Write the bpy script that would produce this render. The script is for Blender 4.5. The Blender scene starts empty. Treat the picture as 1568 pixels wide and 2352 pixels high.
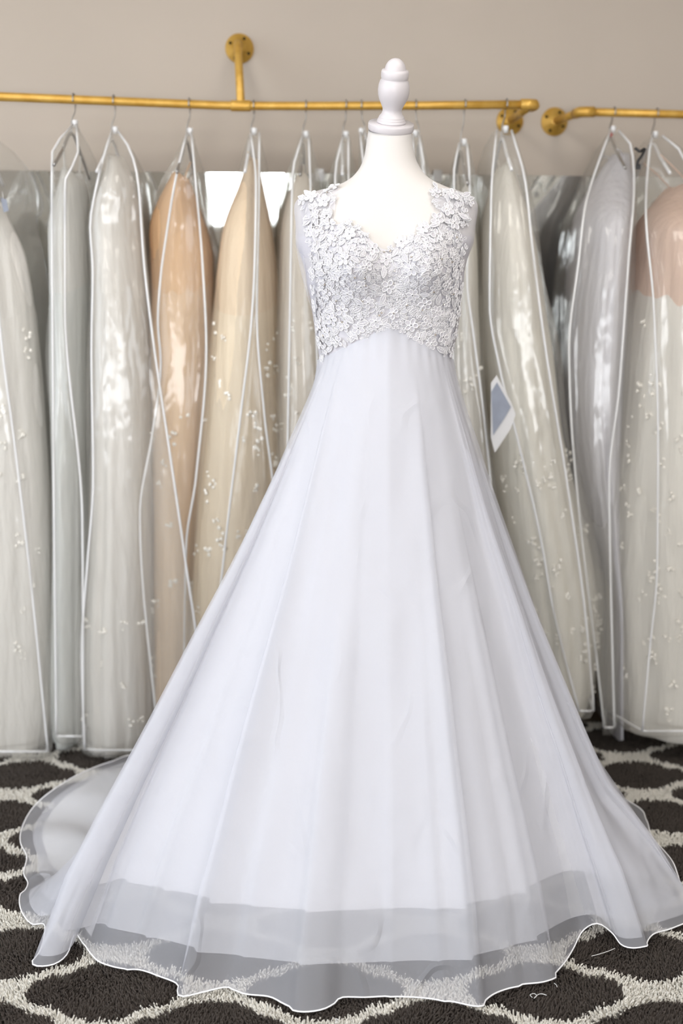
import bpy, math, random
import numpy as np
from mathutils import Vector, Matrix, Quaternion

random.seed(7); rng = np.random.default_rng(7)
SC = bpy.context.scene
COL = SC.collection

# ------------------------------------------------------------------ camera
CAM_H = 1.266; FPX = 2450.0; W_IMG, H_IMG = 1568, 2352
PITCH = math.atan(536 / 2450.0)
cd = bpy.data.cameras.new('camera'); cam = bpy.data.objects.new('camera', cd); COL.objects.link(cam)
cam.location = (0, 0, CAM_H); cam.rotation_euler = (math.pi / 2 - PITCH, 0, 0)
cd.sensor_fit = 'VERTICAL'; cd.sensor_height = 36.0; cd.lens = FPX / H_IMG * 36.0
cd.dof.use_dof = True; cd.dof.focus_distance = 2.03; cd.dof.aperture_fstop = 1.9
cd.clip_start = 0.02
SC.camera = cam
# ------------------------------------------------------------------ world, exposure
SC.view_settings.view_transform = 'Standard'; SC.view_settings.look = 'None'
SC.view_settings.gamma = 1.0; SC.view_settings.use_curve_mapping = False
SC.view_settings.exposure = 0.2
wd = bpy.data.worlds.new('world'); SC.world = wd; wd.use_nodes = True
bg = wd.node_tree.nodes['Background']; bg.inputs[0].default_value = (0.86, 0.92, 1.0, 1); bg.inputs[1].default_value = 2.2
SC.cycles.transparent_max_bounces = 32
SC.cycles.max_bounces = 10
SC.cycles.caustics_reflective = False; SC.cycles.caustics_refractive = False
# ------------------------------------------------------------------ window daylight, added front fill
def area(name, loc, rot, sx, sy, power, col):
    l = bpy.data.lights.new(name, 'AREA'); l.shape = 'RECTANGLE'; l.size = sx; l.size_y = sy
    l.energy = power; l.color = col
    o = bpy.data.objects.new(name, l); COL.objects.link(o); o.location = loc; o.rotation_euler = rot
    return o
area('window_daylight', (-2.86, 0.1, 1.5), (0, -math.pi / 2, 0), 1.8, 3.2, 50, (0.84, 0.91, 1.0))
area('shopfront_daylight', (0.60, -3.96, 1.99), (math.pi / 2, 0, 0), .8, .46, 16, (0.93, 0.96, 1.0))
area('front_fill', (0.0, -3.96, .72), (math.pi / 2, 0, 0), 4.2, .84, 125, (0.97, 0.98, 1.0))  # added fill behind the camera, brightens the hanging bags
LIGHT_PANEL = 8.0

# ------------------------------------------------------------------ helpers
CP, SP = math.cos(PITCH), math.sin(PITCH)
def pray(px, py):
    a = (px - 784) / FPX; b = (1176 - py) / FPX
    return a, CP + b * SP, -SP + b * CP
def at_z(px, py, z=0.0):
    x, y, w = pray(px, py); t = (z - CAM_H) / w
    return np.array([x * t, y * t, z])
def at_y(px, py, Y):
    x, y, w = pray(px, py); t = Y / y
    return np.array([x * t, Y, CAM_H + w * t])
def lin(c):
    return tuple((v / 12.92 if v <= 0.04045 else ((v + 0.055) / 1.055) ** 2.4) for v in (k / 255.0 for k in c))
def obj(name, verts, faces, material, parent=None, smooth=True, uv=False):
    me = bpy.data.meshes.new(name)
    verts = np.asarray(verts, dtype=float)
    me.from_pydata(verts.tolist() if len(verts) else [], [], [tuple(int(i) for i in f) for f in faces])
    if material is not None: me.materials.append(material)
    if smooth: me.polygons.foreach_set('use_smooth', np.ones(len(me.polygons), dtype=bool))
    me.update()
    o = bpy.data.objects.new(name, me); COL.objects.link(o)
    if parent is not None: o.parent = parent
    return o
def tag(o, label=None, cat=None, group=None, kind=None):
    if label: o['label'] = label
    if cat: o['category'] = cat
    if group: o['group'] = group
    if kind: o['kind'] = kind
    return o
def empty(name, loc, label=None, cat=None, group=None):
    o = bpy.data.objects.new(name, None); COL.objects.link(o); o.location = loc; o.empty_display_size = 0.05
    return tag(o, label, cat, group)
class MB:
    def __init__(s): s.v = []; s.f = []; s.n = 0
    def add(s, v, f):
        v = np.asarray(v, float); s.v.append(v)
        s.f += [tuple(i + s.n for i in q) for q in f]; s.n += len(v); return s
    def box(s, lo, hi):
        (a, b, c), (d, e, f) = lo, hi
        return s.add([(a, b, c), (d, b, c), (d, e, c), (a, e, c), (a, b, f), (d, b, f), (d, e, f), (a, e, f)],
                     [(0, 3, 2, 1), (4, 5, 6, 7), (0, 1, 5, 4), (1, 2, 6, 5), (2, 3, 7, 6), (3, 0, 4, 7)])
    def tube(s, pts, r, n=8, closed=False, cap=True):
        P = np.asarray(pts, float); m = len(P)
        rr = np.full(m, r) if np.isscalar(r) else np.asarray(r, float)
        T = np.empty_like(P)
        if closed: T = np.roll(P, -1, 0) - np.roll(P, 1, 0)
        else:
            T[1:-1] = P[2:] - P[:-2]; T[0] = P[1] - P[0]; T[-1] = P[-1] - P[-2]
        T /= np.maximum(np.linalg.norm(T, axis=1, keepdims=True), 1e-9)
        up = np.array([0, 0, 1.0]) if abs(T[0][2]) < 0.9 else np.array([1.0, 0, 0])
        N = up - T[0] * up.dot(T[0]); N /= np.linalg.norm(N); vs = []
        for i in range(m):
            N = N - T[i] * N.dot(T[i]); l = np.linalg.norm(N)
            N = N / l if l > 1e-6 else np.array([1.0, 0, 0]); B = np.cross(T[i], N)
            for k in range(n):
                a = 2 * math.pi * k / n
                vs.append(P[i] + rr[i] * (math.cos(a) * N + math.sin(a) * B))
        f = []
        for i in range(m if closed else m - 1):
            j = (i + 1) % m
            for k in range(n):
                l = (k + 1) % n; f.append((i * n + k, i * n + l, j * n + l, j * n + k))
        if cap and not closed:
            f.append(tuple(range(n))[::-1]); f.append(tuple((m - 1) * n + k for k in range(n)))
        return s.add(vs, f)
    def lathe(s, prof, org, axis=(0, 0, 1), n=32):
        ax = np.asarray(axis, float); ax /= np.linalg.norm(ax)
        t = np.array([1.0, 0, 0]) if abs(ax[0]) < 0.9 else np.array([0, 1.0, 0])
        u = np.cross(ax, t); u /= np.linalg.norm(u); w = np.cross(ax, u); org = np.asarray(org, float)
        vs = []; f = []
        for r, h in prof:
            for k in range(n):
                a = 2 * math.pi * k / n; vs.append(org + ax * h + r * (math.cos(a) * u + math.sin(a) * w))
        m = len(prof)
        for i in range(m - 1):
            for k in range(n):
                l = (k + 1) % n; f.append((i * n + k, i * n + l, (i + 1) * n + l, (i + 1) * n + k))
        f.append(tuple(range(n))[::-1]); f.append(tuple((m - 1) * n + k for k in range(n)))
        return s.add(vs, f)
    def build(s, name, material, parent=None, smooth=True):
        return obj(name, np.concatenate(s.v), s.f, material, parent, smooth)
def grid_faces(nu, nv, closed_u=False, mask=None):
    f = []
    for i in range(nv - 1):
        for k in range(nu if closed_u else nu - 1):
            l = (k + 1) % nu
            if mask is None or mask[i, k]: f.append((i * nu + k, (i + 1) * nu + k, (i + 1) * nu + l, i * nu + l))
    return f
def hermite(xs, ys, x):
    xs = np.asarray(xs, float); ys = np.asarray(ys, float); x = np.clip(np.asarray(x, float), xs[0], xs[-1])
    d = np.diff(ys) / np.diff(xs); m = np.empty(len(xs)); m[0] = d[0]; m[-1] = d[-1]
    p = d[:-1] * d[1:]; m[1:-1] = np.where(p > 0, 2 * p / np.where(np.abs(d[:-1] + d[1:]) < 1e-12, 1, d[:-1] + d[1:]), 0)
    i = np.clip(np.searchsorted(xs, x) - 1, 0, len(xs) - 2); h = xs[i + 1] - xs[i]; t = (x - xs[i]) / h
    return ((1 + 2 * t) * (1 - t) ** 2) * ys[i] + t * (1 - t) ** 2 * h * m[i] + t * t * (3 - 2 * t) * ys[i + 1] + t * t * (t - 1) * h * m[i + 1]
def catmull(P, n, closed=False, alpha=0.5):
    P = np.asarray(P, float); m = len(P)
    Q = np.vstack([P[-1], P, P[0], P[1]]) if closed else np.vstack([2 * P[0] - P[1], P, 2 * P[-1] - P[-2]])
    segs = m if closed else m - 1; out = []
    for s in range(segs):
        a, b, c, d = Q[s:s + 4]
        for k in range(n):
            t = k / n
            out.append(0.5 * ((2 * b) + (c - a) * t + (2 * a - 5 * b + 4 * c - d) * t * t + (3 * b - a - 3 * c + d) * t ** 3))
    if not closed: out.append(P[-1])
    return np.array(out)
def resample(P, n, closed=False):
    P = np.asarray(P, float)
    if closed: P = np.vstack([P, P[:1]])
    s = np.concatenate([[0], np.cumsum(np.linalg.norm(np.diff(P, axis=0), axis=1))])
    t = np.linspace(0, s[-1], n, endpoint=not closed)
    return np.stack([np.interp(t, s, P[:, k]) for k in range(P.shape[1])], 1)
def wave_noise(u, v, seed, n=10, fu=(1, 8), fv=(1, 6)):
    r = np.random.default_rng(seed); o = 0
    for _ in range(n):
        a, b = r.uniform(*fu), r.uniform(*fv) * r.choice([-1, 1]); o = o + np.sin(a * u + b * v + r.uniform(0, 6.28)) * r.uniform(.4, 1)
    return o / math.sqrt(n)

# ------------------------------------------------------------------ materials
MATS = {}
def new_mat(name):
    m = bpy.data.materials.new(name); m.use_nodes = True; MATS[name] = m
    nt = m.node_tree; return m, nt, nt.nodes, nt.links
def add_bump(nt, target, scale, strength, dist=0.002, stretch=(1, 1, 1), detail=4):
    N = nt.nodes; L = nt.links
    tc = N.new('ShaderNodeTexCoord'); mp = N.new('ShaderNodeMapping'); mp.inputs['Scale'].default_value = stretch
    no = N.new('ShaderNodeTexNoise'); no.inputs['Scale'].default_value = scale; no.inputs['Detail'].default_value = detail
    bu = N.new('ShaderNodeBump'); bu.inputs['Strength'].default_value = strength; bu.inputs['Distance'].default_value = dist
    L.new(tc.outputs['Object'], mp.inputs[0]); L.new(mp.outputs[0], no.inputs['Vector'])
    L.new(no.outputs[0], bu.inputs['Height'])
    for t in target: L.new(bu.outputs[0], t)
    return no
def pmat(name, col, rough=0.5, metal=0.0, spec=0.5, bump=None, vary=0.0, sheen=0.0, col2=None, vscale=8):
    m, nt, N, L = new_mat(name); b = N['Principled BSDF']; c = lin(col)
    b.inputs['Base Color'].default_value = (*c, 1); b.inputs['Roughness'].default_value = rough
    b.inputs['Metallic'].default_value = metal; b.inputs['Specular IOR Level'].default_value = spec
    if sheen: b.inputs['Sheen Weight'].default_value = sheen
    if vary or col2:
        tc = N.new('ShaderNodeTexCoord'); no = N.new('ShaderNodeTexNoise'); no.inputs['Scale'].default_value = vscale
        no.inputs['Detail'].default_value = 5
        mx = N.new('ShaderNodeMix'); mx.data_type = 'RGBA'
        c2 = lin(col2) if col2 else tuple(v * (1 - vary) for v in c)
        mx.inputs[6].default_value = (*c, 1); mx.inputs[7].default_value = (*c2, 1)
        rp = N.new('ShaderNodeValToRGB'); rp.color_ramp.elements[0].position = .38; rp.color_ramp.elements[1].position = .62
        L.new(tc.outputs['Object'], no.inputs['Vector']); L.new(no.outputs[0], rp.inputs[0]); L.new(rp.outputs[0], mx.inputs[0])
        L.new(mx.outputs[2], b.inputs['Base Color'])
    if bump: add_bump(nt, [b.inputs['Normal']], *bump)
    return m
def cloth_mat(name, col, opacity=1.0, transl=0.35, gloss=0.0, bump=None, rough=.4):
    """woven cloth: diffuse + translucent, thinned by open weave (transparent)"""
    m, nt, N, L = new_mat(name); N.remove(N['Principled BSDF']); out = N['Material Output']; c = (*lin(col), 1)
    d = N.new('ShaderNodeBsdfDiffuse'); d.inputs[0].default_value = c
    t = N.new('ShaderNodeBsdfTranslucent'); t.inputs[0].default_value = c
    mx = N.new('ShaderNodeMixShader'); mx.inputs[0].default_value = transl
    L.new(d.outputs[0], mx.inputs[1]); L.new(t.outputs[0], mx.inputs[2]); last = mx
    tg = [d.inputs['Normal'], t.inputs['Normal']]
    if gloss:
        g = N.new('ShaderNodeBsdfGlossy'); g.inputs['Roughness'].default_value = rough; g.inputs[0].default_value = c
        m2 = N.new('ShaderNodeMixShader'); m2.inputs[0].default_value = gloss
        L.new(last.outputs[0], m2.inputs[1]); L.new(g.outputs[0], m2.inputs[2]); last = m2; tg.append(g.inputs['Normal'])
    if opacity < 1:
        tr = N.new('ShaderNodeBsdfTransparent'); m3 = N.new('ShaderNodeMixShader'); m3.inputs[0].default_value = opacity
        L.new(tr.outputs[0], m3.inputs[1]); L.new(last.outputs[0], m3.inputs[2]); last = m3
    L.new(last.outputs[0], out.inputs['Surface'])
    if bump: add_bump(nt, tg, *bump)
    return m
def film_mat(name, haze=.12, tint=(1, 1, 1), gl=1.0):
    m, nt, N, L = new_mat(name); N.remove(N['Principled BSDF']); out = N['Material Output']
    tr = N.new('ShaderNodeBsdfTransparent'); tr.inputs[0].default_value = (*tint, 1)
    d = N.new('ShaderNodeBsdfDiffuse'); d.inputs[0].default_value = (.88, .86, .82, 1)
    t = N.new('ShaderNodeBsdfTranslucent'); t.inputs[0].default_value = (.88, .86, .82, 1)
    dm = N.new('ShaderNodeMixShader'); dm.inputs[0].default_value = .5
    L.new(d.outputs[0], dm.inputs[1]); L.new(t.outputs[0], dm.inputs[2])
    a = N.new('ShaderNodeMixShader'); a.inputs[0].default_value = haze
    L.new(tr.outputs[0], a.inputs[1]); L.new(dm.outputs[0], a.inputs[2])
    g = N.new('ShaderNodeBsdfGlossy'); g.inputs['Roughness'].default_value = .13
    lw = N.new('ShaderNodeLayerWeight'); lw.inputs['Blend'].default_value = .5      # Schlick reflectance of thin plastic
    p5 = N.new('ShaderNodeMath'); p5.operation = 'POWER'; p5.inputs[1].default_value = 4.0; L.new(lw.outputs['Facing'], p5.inputs[0])
    fr = N.new('ShaderNodeMath'); fr.operation = 'MULTIPLY_ADD'; fr.inputs[1].default_value = .25; fr.inputs[2].default_value = .035; L.new(p5.outputs[0], fr.inputs[0])
    b = N.new('ShaderNodeMixShader'); L.new(fr.outputs[0], b.inputs[0])
    L.new(a.outputs[0], b.inputs[1]); L.new(g.outputs[0], b.inputs[2]); L.new(b.outputs[0], out.inputs['Surface'])
    add_bump(nt, [g.inputs['Normal'], lw.inputs['Normal']], 14, .5, .02, (1, 1, .35), 3)
    return m
def emit_mat(name, col, s):
    m, nt, N, L = new_mat(name); b = N['Principled BSDF']; b.inputs['Base Color'].default_value = (.9, .9, .9, 1)
    b.inputs['Emission Color'].default_value = (*col, 1); b.inputs['Emission Strength'].default_value = s; return m

def crease(m, scale, strength):
    """thin ridged press creases, sparse, over soft crumple"""
    nt = m.node_tree; N = nt.nodes; L = nt.links
    tc = N.new('ShaderNodeTexCoord'); mp = N.new('ShaderNodeMapping'); mp.inputs['Scale'].default_value = (1.3, 1.0, .75); L.new(tc.outputs['Object'], mp.inputs[0])
    n1 = N.new('ShaderNodeTexNoise'); n1.inputs['Scale'].default_value = scale; n1.inputs['Detail'].default_value = 1.5; L.new(mp.outputs[0], n1.inputs['Vector'])
    def M(op, a, b=None, c=None):
        q = N.new('ShaderNodeMath'); q.operation = op
        for i, v in enumerate((a, b, c)):
            if v is None: continue
            if isinstance(v, (int, float)): q.inputs[i].default_value = v
            else: L.new(v, q.inputs[i])
        return q.outputs[0]
    rid = M('SUBTRACT', 1.0, M('MULTIPLY', M('ABSOLUTE', M('SUBTRACT', n1.outputs[0], .5)), 26.0)); rid = M('MAXIMUM', rid, 0.0)
    n2 = N.new('ShaderNodeTexNoise'); n2.inputs['Scale'].default_value = scale * 1.1; L.new(tc.outputs['Object'], n2.inputs['Vector'])
    mask = M('MULTIPLY', M('SUBTRACT', n2.outputs[0], .5), 6.0); mask = M('MINIMUM', M('MAXIMUM', mask, 0.0), 1.0)
    n3 = N.new('ShaderNodeTexNoise'); n3.inputs['Scale'].default_value = 9; n3.inputs['Detail'].default_value = 3; L.new(mp.outputs[0], n3.inputs['Vector'])
    h = M('ADD', M('MULTIPLY', rid, mask), M('MULTIPLY', n3.outputs[0], 1.6))
    bu = N.new('ShaderNodeBump'); bu.inputs['Strength'].default_value = strength; bu.inputs['Distance'].default_value = .004; L.new(h, bu.inputs['Height'])
    for nd in N:
        if nd.type in ('BSDF_DIFFUSE', 'BSDF_TRANSLUCENT', 'BSDF_GLOSSY'): L.new(bu.outputs[0], nd.inputs['Normal'])
M_wall = pmat('painted_wall', (183, 172, 160), .85, bump=(60, .12, .001), vary=.04, vscale=2)
M_ceil = pmat('ceiling_paint', (214, 210, 204), .9, vary=.03)
M_wallroom = pmat('room_wall', (170, 163, 154), .9, vary=.04, vscale=2)
M_floor = pmat('floor_boards', (120, 105, 92), .5, vary=.2)
M_white = pmat('white_paint', (232, 230, 228), .45, bump=(40, .1, .001), vary=.03)
M_brass = pmat('gold_pipe', (208, 166, 82), .4, .4, bump=(120, .12, .0006), col2=(196, 152, 66), vscale=30)
M_screw = pmat('dark_screw', (60, 48, 30), .4, .8)
M_steel = pmat('hanger_wire', (176, 174, 172), .3, .85, vary=.15)
M_form = pmat('form_jersey', (208, 204, 201), .8, spec=.2, bump=(140, .25, .0015), sheen=.2, vary=.02)
M_form_paint = pmat('form_white_paint', (203, 198, 201), .38, bump=(60, .08, .0008), vary=.03)
M_lining = cloth_mat('satin_lining', (229, 228, 230), 1, .22, .05, (9, .25, .01, (1, 1, .5)), .45)
M_train = cloth_mat('train_satin', (230, 229, 221), 1, .2, .05, (14, .35, .008, (.4, 2, 1)), .45)
M_mid = cloth_mat('mid_chiffon', (227, 228, 234), .56, .35, .02, (220, .18, .0008), .5)
M_chiff = cloth_mat('outer_chiffon', (229, 230, 238), .33, .3, .02, None, .5)
crease(M_chiff, 6.0, 1.0)
crease(M_lining, 4.5, .7); crease(M_mid, 5.0, 1.0)
M_mesh = cloth_mat('illusion_mesh', (240, 239, 246), .45, .4)
M_bod = cloth_mat('bodice_satin', (214, 212, 218), 1, .15, .06, (300, .2, .0006), .4)
M_lace = pmat('lace_thread', (230, 229, 231), .62, spec=.3, bump=(900, .5, .0006), sheen=.2, vary=.03)
M_lacefill = pmat('lace_net', (204, 202, 208), .7, spec=.3, bump=(1400, .8, .0006), vary=.08, vscale=600)
M_rhine = pmat('rhinestone', (214, 206, 196), .06, .75, spec=1)
M_hem = pmat('rolled_hem_thread', (240, 240, 243), .6, vary=.03)
M_film = film_mat('clear_vinyl', .18, (.99, .99, .985))
M_film2 = film_mat('milky_vinyl', .24, (.99, .99, .98))
M_pipe = pmat('white_piping', (222, 222, 223), .5, vary=.04)
M_black = pmat('black_plastic', (28, 28, 30), .4, vary=.1)
M_red = pmat('red_plastic', (190, 40, 36), .4, vary=.1)
M_blue = pmat('blue_grey_card', (146, 152, 166), .7, vary=.12, vscale=30)
M_paper = pmat('white_paper', (214, 213, 214), .8, vary=.02)
M_thread = pmat('white_lint', (225, 225, 225), .8, vary=.05)

# ------------------------------------------------------------------ room shell
def wall_y(x): return 3.20 + 0.10 * (x - 0.5)
XL, XR, YF, ZC = -2.95, 3.0, -4.0, 2.75
def slab(name, v8, mat):
    o = obj(name, v8, [(0, 3, 2, 1), (4, 5, 6, 7), (0, 1, 5, 4), (1, 2, 6, 5), (2, 3, 7, 6), (3, 0, 4, 7)], mat, smooth=False)
    tag(o, kind='structure'); return o
fl = MB().box((XL, YF, -.12), (XR, 3.6, -.012)).build('floor', M_floor, smooth=False); tag(fl, kind='structure')
ce = MB().box((XL, YF, ZC), (XR, 3.6, ZC + .1)).build('ceiling', M_ceil, smooth=False); tag(ce, kind='structure')
a, b = XL, XR
WROT = math.atan(.10)
wb = MB().box((-3.2, 0, -.012), (3.2, .1, ZC)).build('wall_back', M_wall, smooth=False); tag(wb, kind='structure')
wb.location = (0, wall_y(0), 0); wb.rotation_euler = (0, 0, WROT)
wr = MB().box((XR, YF, -.012), (XR + .1, 3.6, ZC)).build('wall_right', M_wallroom, smooth=False); tag(wr, kind='structure')
wl = MB().box((XL - .1, YF, -.012), (XL, -1.6, ZC)).box((XL - .1, 1.8, -.012), (XL, 3.3, ZC)) \
    .box((XL - .1, -1.6, -.012), (XL, 1.8, .55)).box((XL - .1, -1.6, 2.45), (XL, 1.8, ZC)).build('wall_left', M_wallroom, smooth=False)
tag(wl, kind='structure')
WX0, WX1, WZ0, WZ1 = .17, 1.03, 1.72, 2.26
SX0, SX1, SZ0, SZ1 = -2.15, 2.15, .28, 1.16
wf = MB().box((XL, YF - .1, -.012), (XR, YF, SZ0)).box((XL, YF - .1, SZ0), (SX0, YF, SZ1)).box((SX1, YF - .1, SZ0), (XR, YF, SZ1)) \
    .box((XL, YF - .1, SZ1), (WX0, YF, ZC)).box((WX1, YF - .1, SZ1), (XR, YF, ZC)) \
    .box((WX0, YF - .1, SZ1), (WX1, YF, WZ0)).box((WX0, YF - .1, WZ1), (WX1, YF, ZC)).build('wall_front', M_wallroom, smooth=False)
tag(wf, kind='structure')
M_pane = film_mat('window_glass', .01, (.97, .98, .98))
def window(name, lo, hi, ax):
    e = empty(name, ((lo[0] + hi[0]) / 2, (lo[1] + hi[1]) / 2, lo[2])); tag(e, kind='structure')
    ox, oy, oz = e.location; m = MB(); t = .05
    lo = np.array(lo) - (ox, oy, oz); hi = np.array(hi) - (ox, oy, oz); k = 1 if ax == 'x' else 0
    def bx(c0, c1, z0, z1, dep=.03):
        l = [0, 0, z0]; h = [0, 0, z1]; l[k] = c0; h[k] = c1; l[1 - k] = -dep; h[1 - k] = dep; m.box(l, h)
    bx(lo[k], lo[k] + t, lo[2], hi[2]); bx(hi[k] - t, hi[k], lo[2], hi[2]); bx(lo[k], hi[k], lo[2], lo[2] + t); bx(lo[k], hi[k], hi[2] - t, hi[2])
    m.build('window_frame', M_white, e, False)
    m = MB(); bx(lo[k] + t, hi[k] - t, lo[2] + t, hi[2] - t, .003); m.build('pane', M_pane, e, False)
window('window_1', (XL - .05, -1.6, .55), (XL - .05, 1.8, 2.45), 'x')
window('window_2', (WX0, YF - .05, WZ0), (WX1, YF - .05, WZ1), 'y')
window('fill_window', (SX0, YF - .05, SZ0), (SX1, YF - .05, SZ1), 'y')  # made-up opening for the front fill, low to stay out of the mirror
M_panel = emit_mat('light_diffuser', (1.0, .955, .89), LIGHT_PANEL)
where = ['above the gown by the window wall', 'above the gown away from the window wall', 'behind the photographer by the window wall', 'behind the photographer away from the window wall']
for i, (x, y) in enumerate([(-.75, 1.15), (.85, 1.15), (-.9, -1.6), (1.1, -1.6)]):
    e = empty('ceiling_light', (x, y, ZC - .03), 'flat white ceiling light panel ' + where[i], 'ceiling light', 'ceiling light panels')
    MB().box((-.32, -.62, -.01), (-.3, .62, .03)).box((.3, -.62, -.01), (.32, .62, .03)).box((-.3, -.62, -.01), (.3, -.6, .03)).box((-.3, .6, -.01), (.3, .62, .03)).build('frame', M_white, e, False)
    MB().box((-.3, -.6, .005), (.3, .6, .03)).build('diffuser', M_panel, e, False)

# mirror on the back wall
M_mirror, nt_, N_, L_ = new_mat('mirror_glass'); bb_ = N_['Principled BSDF']
bb_.inputs['Base Color'].default_value = (.74, .76, .74, 1); bb_.inputs['Metallic'].default_value = 1; bb_.inputs['Roughness'].default_value = .02
mx0, mx1 = -1.25, 1.6; MZ = 1.555
mir = empty('wall_mirror', (0, wall_y(0), .3), 'long frameless wall mirror hung behind the row of garment bags', 'mirror')
mir.rotation_euler = (0, 0, WROT)
def wp(x, d, z): return (x, -d, z - .3)
obj('mirror_glass', [wp(mx0, .008, .35), wp(mx1, .008, .35), wp(mx1, .001, .35), wp(mx0, .001, .35), wp(mx0, .008, MZ), wp(mx1, .008, MZ), wp(mx1, .001, MZ), wp(mx0, .001, MZ)],
    [(0, 3, 2, 1), (4, 5, 6, 7), (0, 1, 5, 4), (1, 2, 6, 5), (2, 3, 7, 6), (3, 0, 4, 7)], M_mirror, mir, False)
for px in (732, 1008):
    q = at_y(px, 405, 3.12); x = q[0]
    v = [wp(x - .012, .016, MZ - .02), wp(x + .012, .016, MZ - .02), wp(x + .012, .0005, MZ - .02), wp(x - .012, .0005, MZ - .02),
         wp(x - .012, .016, MZ + .012), wp(x + .012, .016, MZ + .012), wp(x + .012, .0005, MZ + .012), wp(x - .012, .0005, MZ + .012)]
    obj('mirror_clip', v, [(0, 3, 2, 1), (4, 5, 6, 7), (0, 1, 5, 4), (1, 2, 6, 5), (2, 3, 7, 6), (3, 0, 4, 7)], M_steel, mir, False)

# ------------------------------------------------------------------ rug
def rug_pattern(x, y):
    """1 = cream trellis, 0 = charcoal lantern cell"""
    best = np.full(np.shape(x), 9.0)
    for ox, oy in ((0, 0), (.2, .1075)):
        u = (x + .43 - ox) / .4; v = (y - 1.705 - oy) / .215
        dx = (u - np.round(u)) * .4; dy = (v - np.round(v)) * .215
        e1 = np.sqrt((dx / .100) ** 2 + (dy / .080) ** 2)
        e2 = np.sqrt(((np.abs(dx) - .088) / .052) ** 2 + (dy / .041) ** 2)
        best = np.minimum(best, np.minimum(e1, e2))
    return best
def rug_material(name, rough=.95):
    m, nt, N, L = new_mat(name); b = N['Principled BSDF']; at = N.new('ShaderNodeAttribute'); at.attribute_name = 'yarn'
    mx = N.new('ShaderNodeMix'); mx.data_type = 'RGBA'; mx.inputs[6].default_value = (*lin((76, 70, 66)), 1); mx.inputs[7].default_value = (*lin((226, 223, 215)), 1)
    tc = N.new('ShaderNodeTexCoord'); no = N.new('ShaderNodeTexNoise'); no.inputs['Scale'].default_value = 220
    ml = N.new('ShaderNodeMix'); ml.data_type = 'RGBA'; ml.blend_type = 'MULTIPLY'; ml.inputs[0].default_value = .35
    rp = N.new('ShaderNodeValToRGB'); rp.color_ramp.elements[0].position = .3; rp.color_ramp.elements[0].color = (.45, .45, .45, 1); rp.color_ramp.elements[1].position = .7
    L.new(at.outputs['Fac'], mx.inputs[0]); L.new(tc.outputs['Object'], no.inputs['Vector']); L.new(no.outputs[0], rp.inputs[0])
    L.new(mx.outputs[2], ml.inputs[6]); L.new(rp.outputs[0], ml.inputs[7]); L.new(ml.outputs[2], b.inputs['Base Color'])
    b.inputs['Roughness'].default_value = rough; b.inputs['Specular IOR Level'].default_value = .15; return m
M_rug = rug_material('rug_backing'); M_pile = rug_material('rug_pile')
RX0, RX1, RY0, RY1 = -1.9, 1.95, .35, 2.93
nx, ny = 386, 268
gx, gy = np.meshgrid(np.linspace(RX0, RX1, nx), np.linspace(RY0, RY1, ny))
rv = np.stack([gx.ravel(), gy.ravel(), np.full(gx.size, -.004)], 1)
rug = obj('shag_rug', rv, grid_faces(nx, ny)[::1], M_rug)
def set_attr(o, vals):
    at = o.data.attributes.new('yarn', 'FLOAT', 'POINT'); at.data.foreach_set('value', np.asarray(vals, np.float32))
set_attr(rug, (rug_pattern(gx, gy) > 1.0).ravel())
tag(rug, 'charcoal shag rug with a cream trellis of lantern shapes', 'rug')

# ------------------------------------------------------------------ skirt geometry (needed before the pile)
AX, AY = at_y(884.5, 825, 2.2)[0], 2.2
# torso tables: image row, left and right outline, front depth, back depth
TT = [(298, 846, 944, .040, .042), (330, 841, 947, .042, .044), (360, 836, 953, .045, .048), (385, 826, 964, .048, .054), (405, 810, 980, .054, .060),
      (420, 788, 1003, .060, .066), (435, 745, 1038, .066, .072), (448, 705, 1068, .070, .076), (458, 690, 1082, .073, .080), (475, 683, 1089, .078, .084),
      (500, 681, 1090, .086, .088), (540, 685, 1084, .096, .092), (580, 692, 1072, .104, .094), (620, 704, 1062, .108, .094), (660, 713, 1056, .106, .092),
      (700, 719, 1053, .102, .090), (760, 727, 1046, .096, .086), (825, 736, 1034, .092, .084), (900, 736, 1036, .086, .084), (1000, 760, 1010, .08, .08)]
tz, txl, txr, tbf, tbb = [], [], [], [], []
for py, xl, xr, bf, bk in TT:
    q0, q1 = at_y(xl, py, 2.2), at_y(xr, py, 2.2); tz.append(q0[2]); txl.append(q0[0]); txr.append(q1[0]); tbf.append(bf); tbb.append(bk)
tz, txl, txr, tbf, tbb = (np.array(v)[::-1] for v in (tz, txl, txr, tbf, tbb))
ZB = at_y(0, 612, 2.08)[2]
TZG = np.linspace(tz[0], tz[-1], 600)
TLG, TRG, TFG, TBG = (hermite(tz, q, TZG) for q in (txl, txr, tbf, tbb))
def tsec(z):
    l, r = np.interp(z, TZG, TLG), np.interp(z, TZG, TRG)
    return (l + r) / 2, (r - l) / 2, np.interp(z, TZG, TFG), np.interp(z, TZG, TBG)
def bust(x, z, cx):
    o = 0
    for s in (-1, 1):
        o = o + .036 * np.exp(-((x - cx - .008 - s * .068) / .047) ** 2 - ((z - ZB) / np.where(z > ZB, .062, .05)) ** 2)
    return o
NE = 2.25
def torso(th, z, off=0.0):
    cx, a, bf, bk = tsec(z); a = a + off
    s, c = np.sin(th), np.cos(th)
    x = cx + a * np.sign(s) * np.abs(s) ** (2 / NE)
    cc = np.sign(c) * np.abs(c) ** (2 / NE)
    y = 2.2 - np.where(c > 0, (bf + off) * cc + bust(x, z, cx) * np.clip(c * 1.6, 0, 1), (bk + off) * cc)
    return np.stack([x, y, z + 0 * x], -1)
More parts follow.
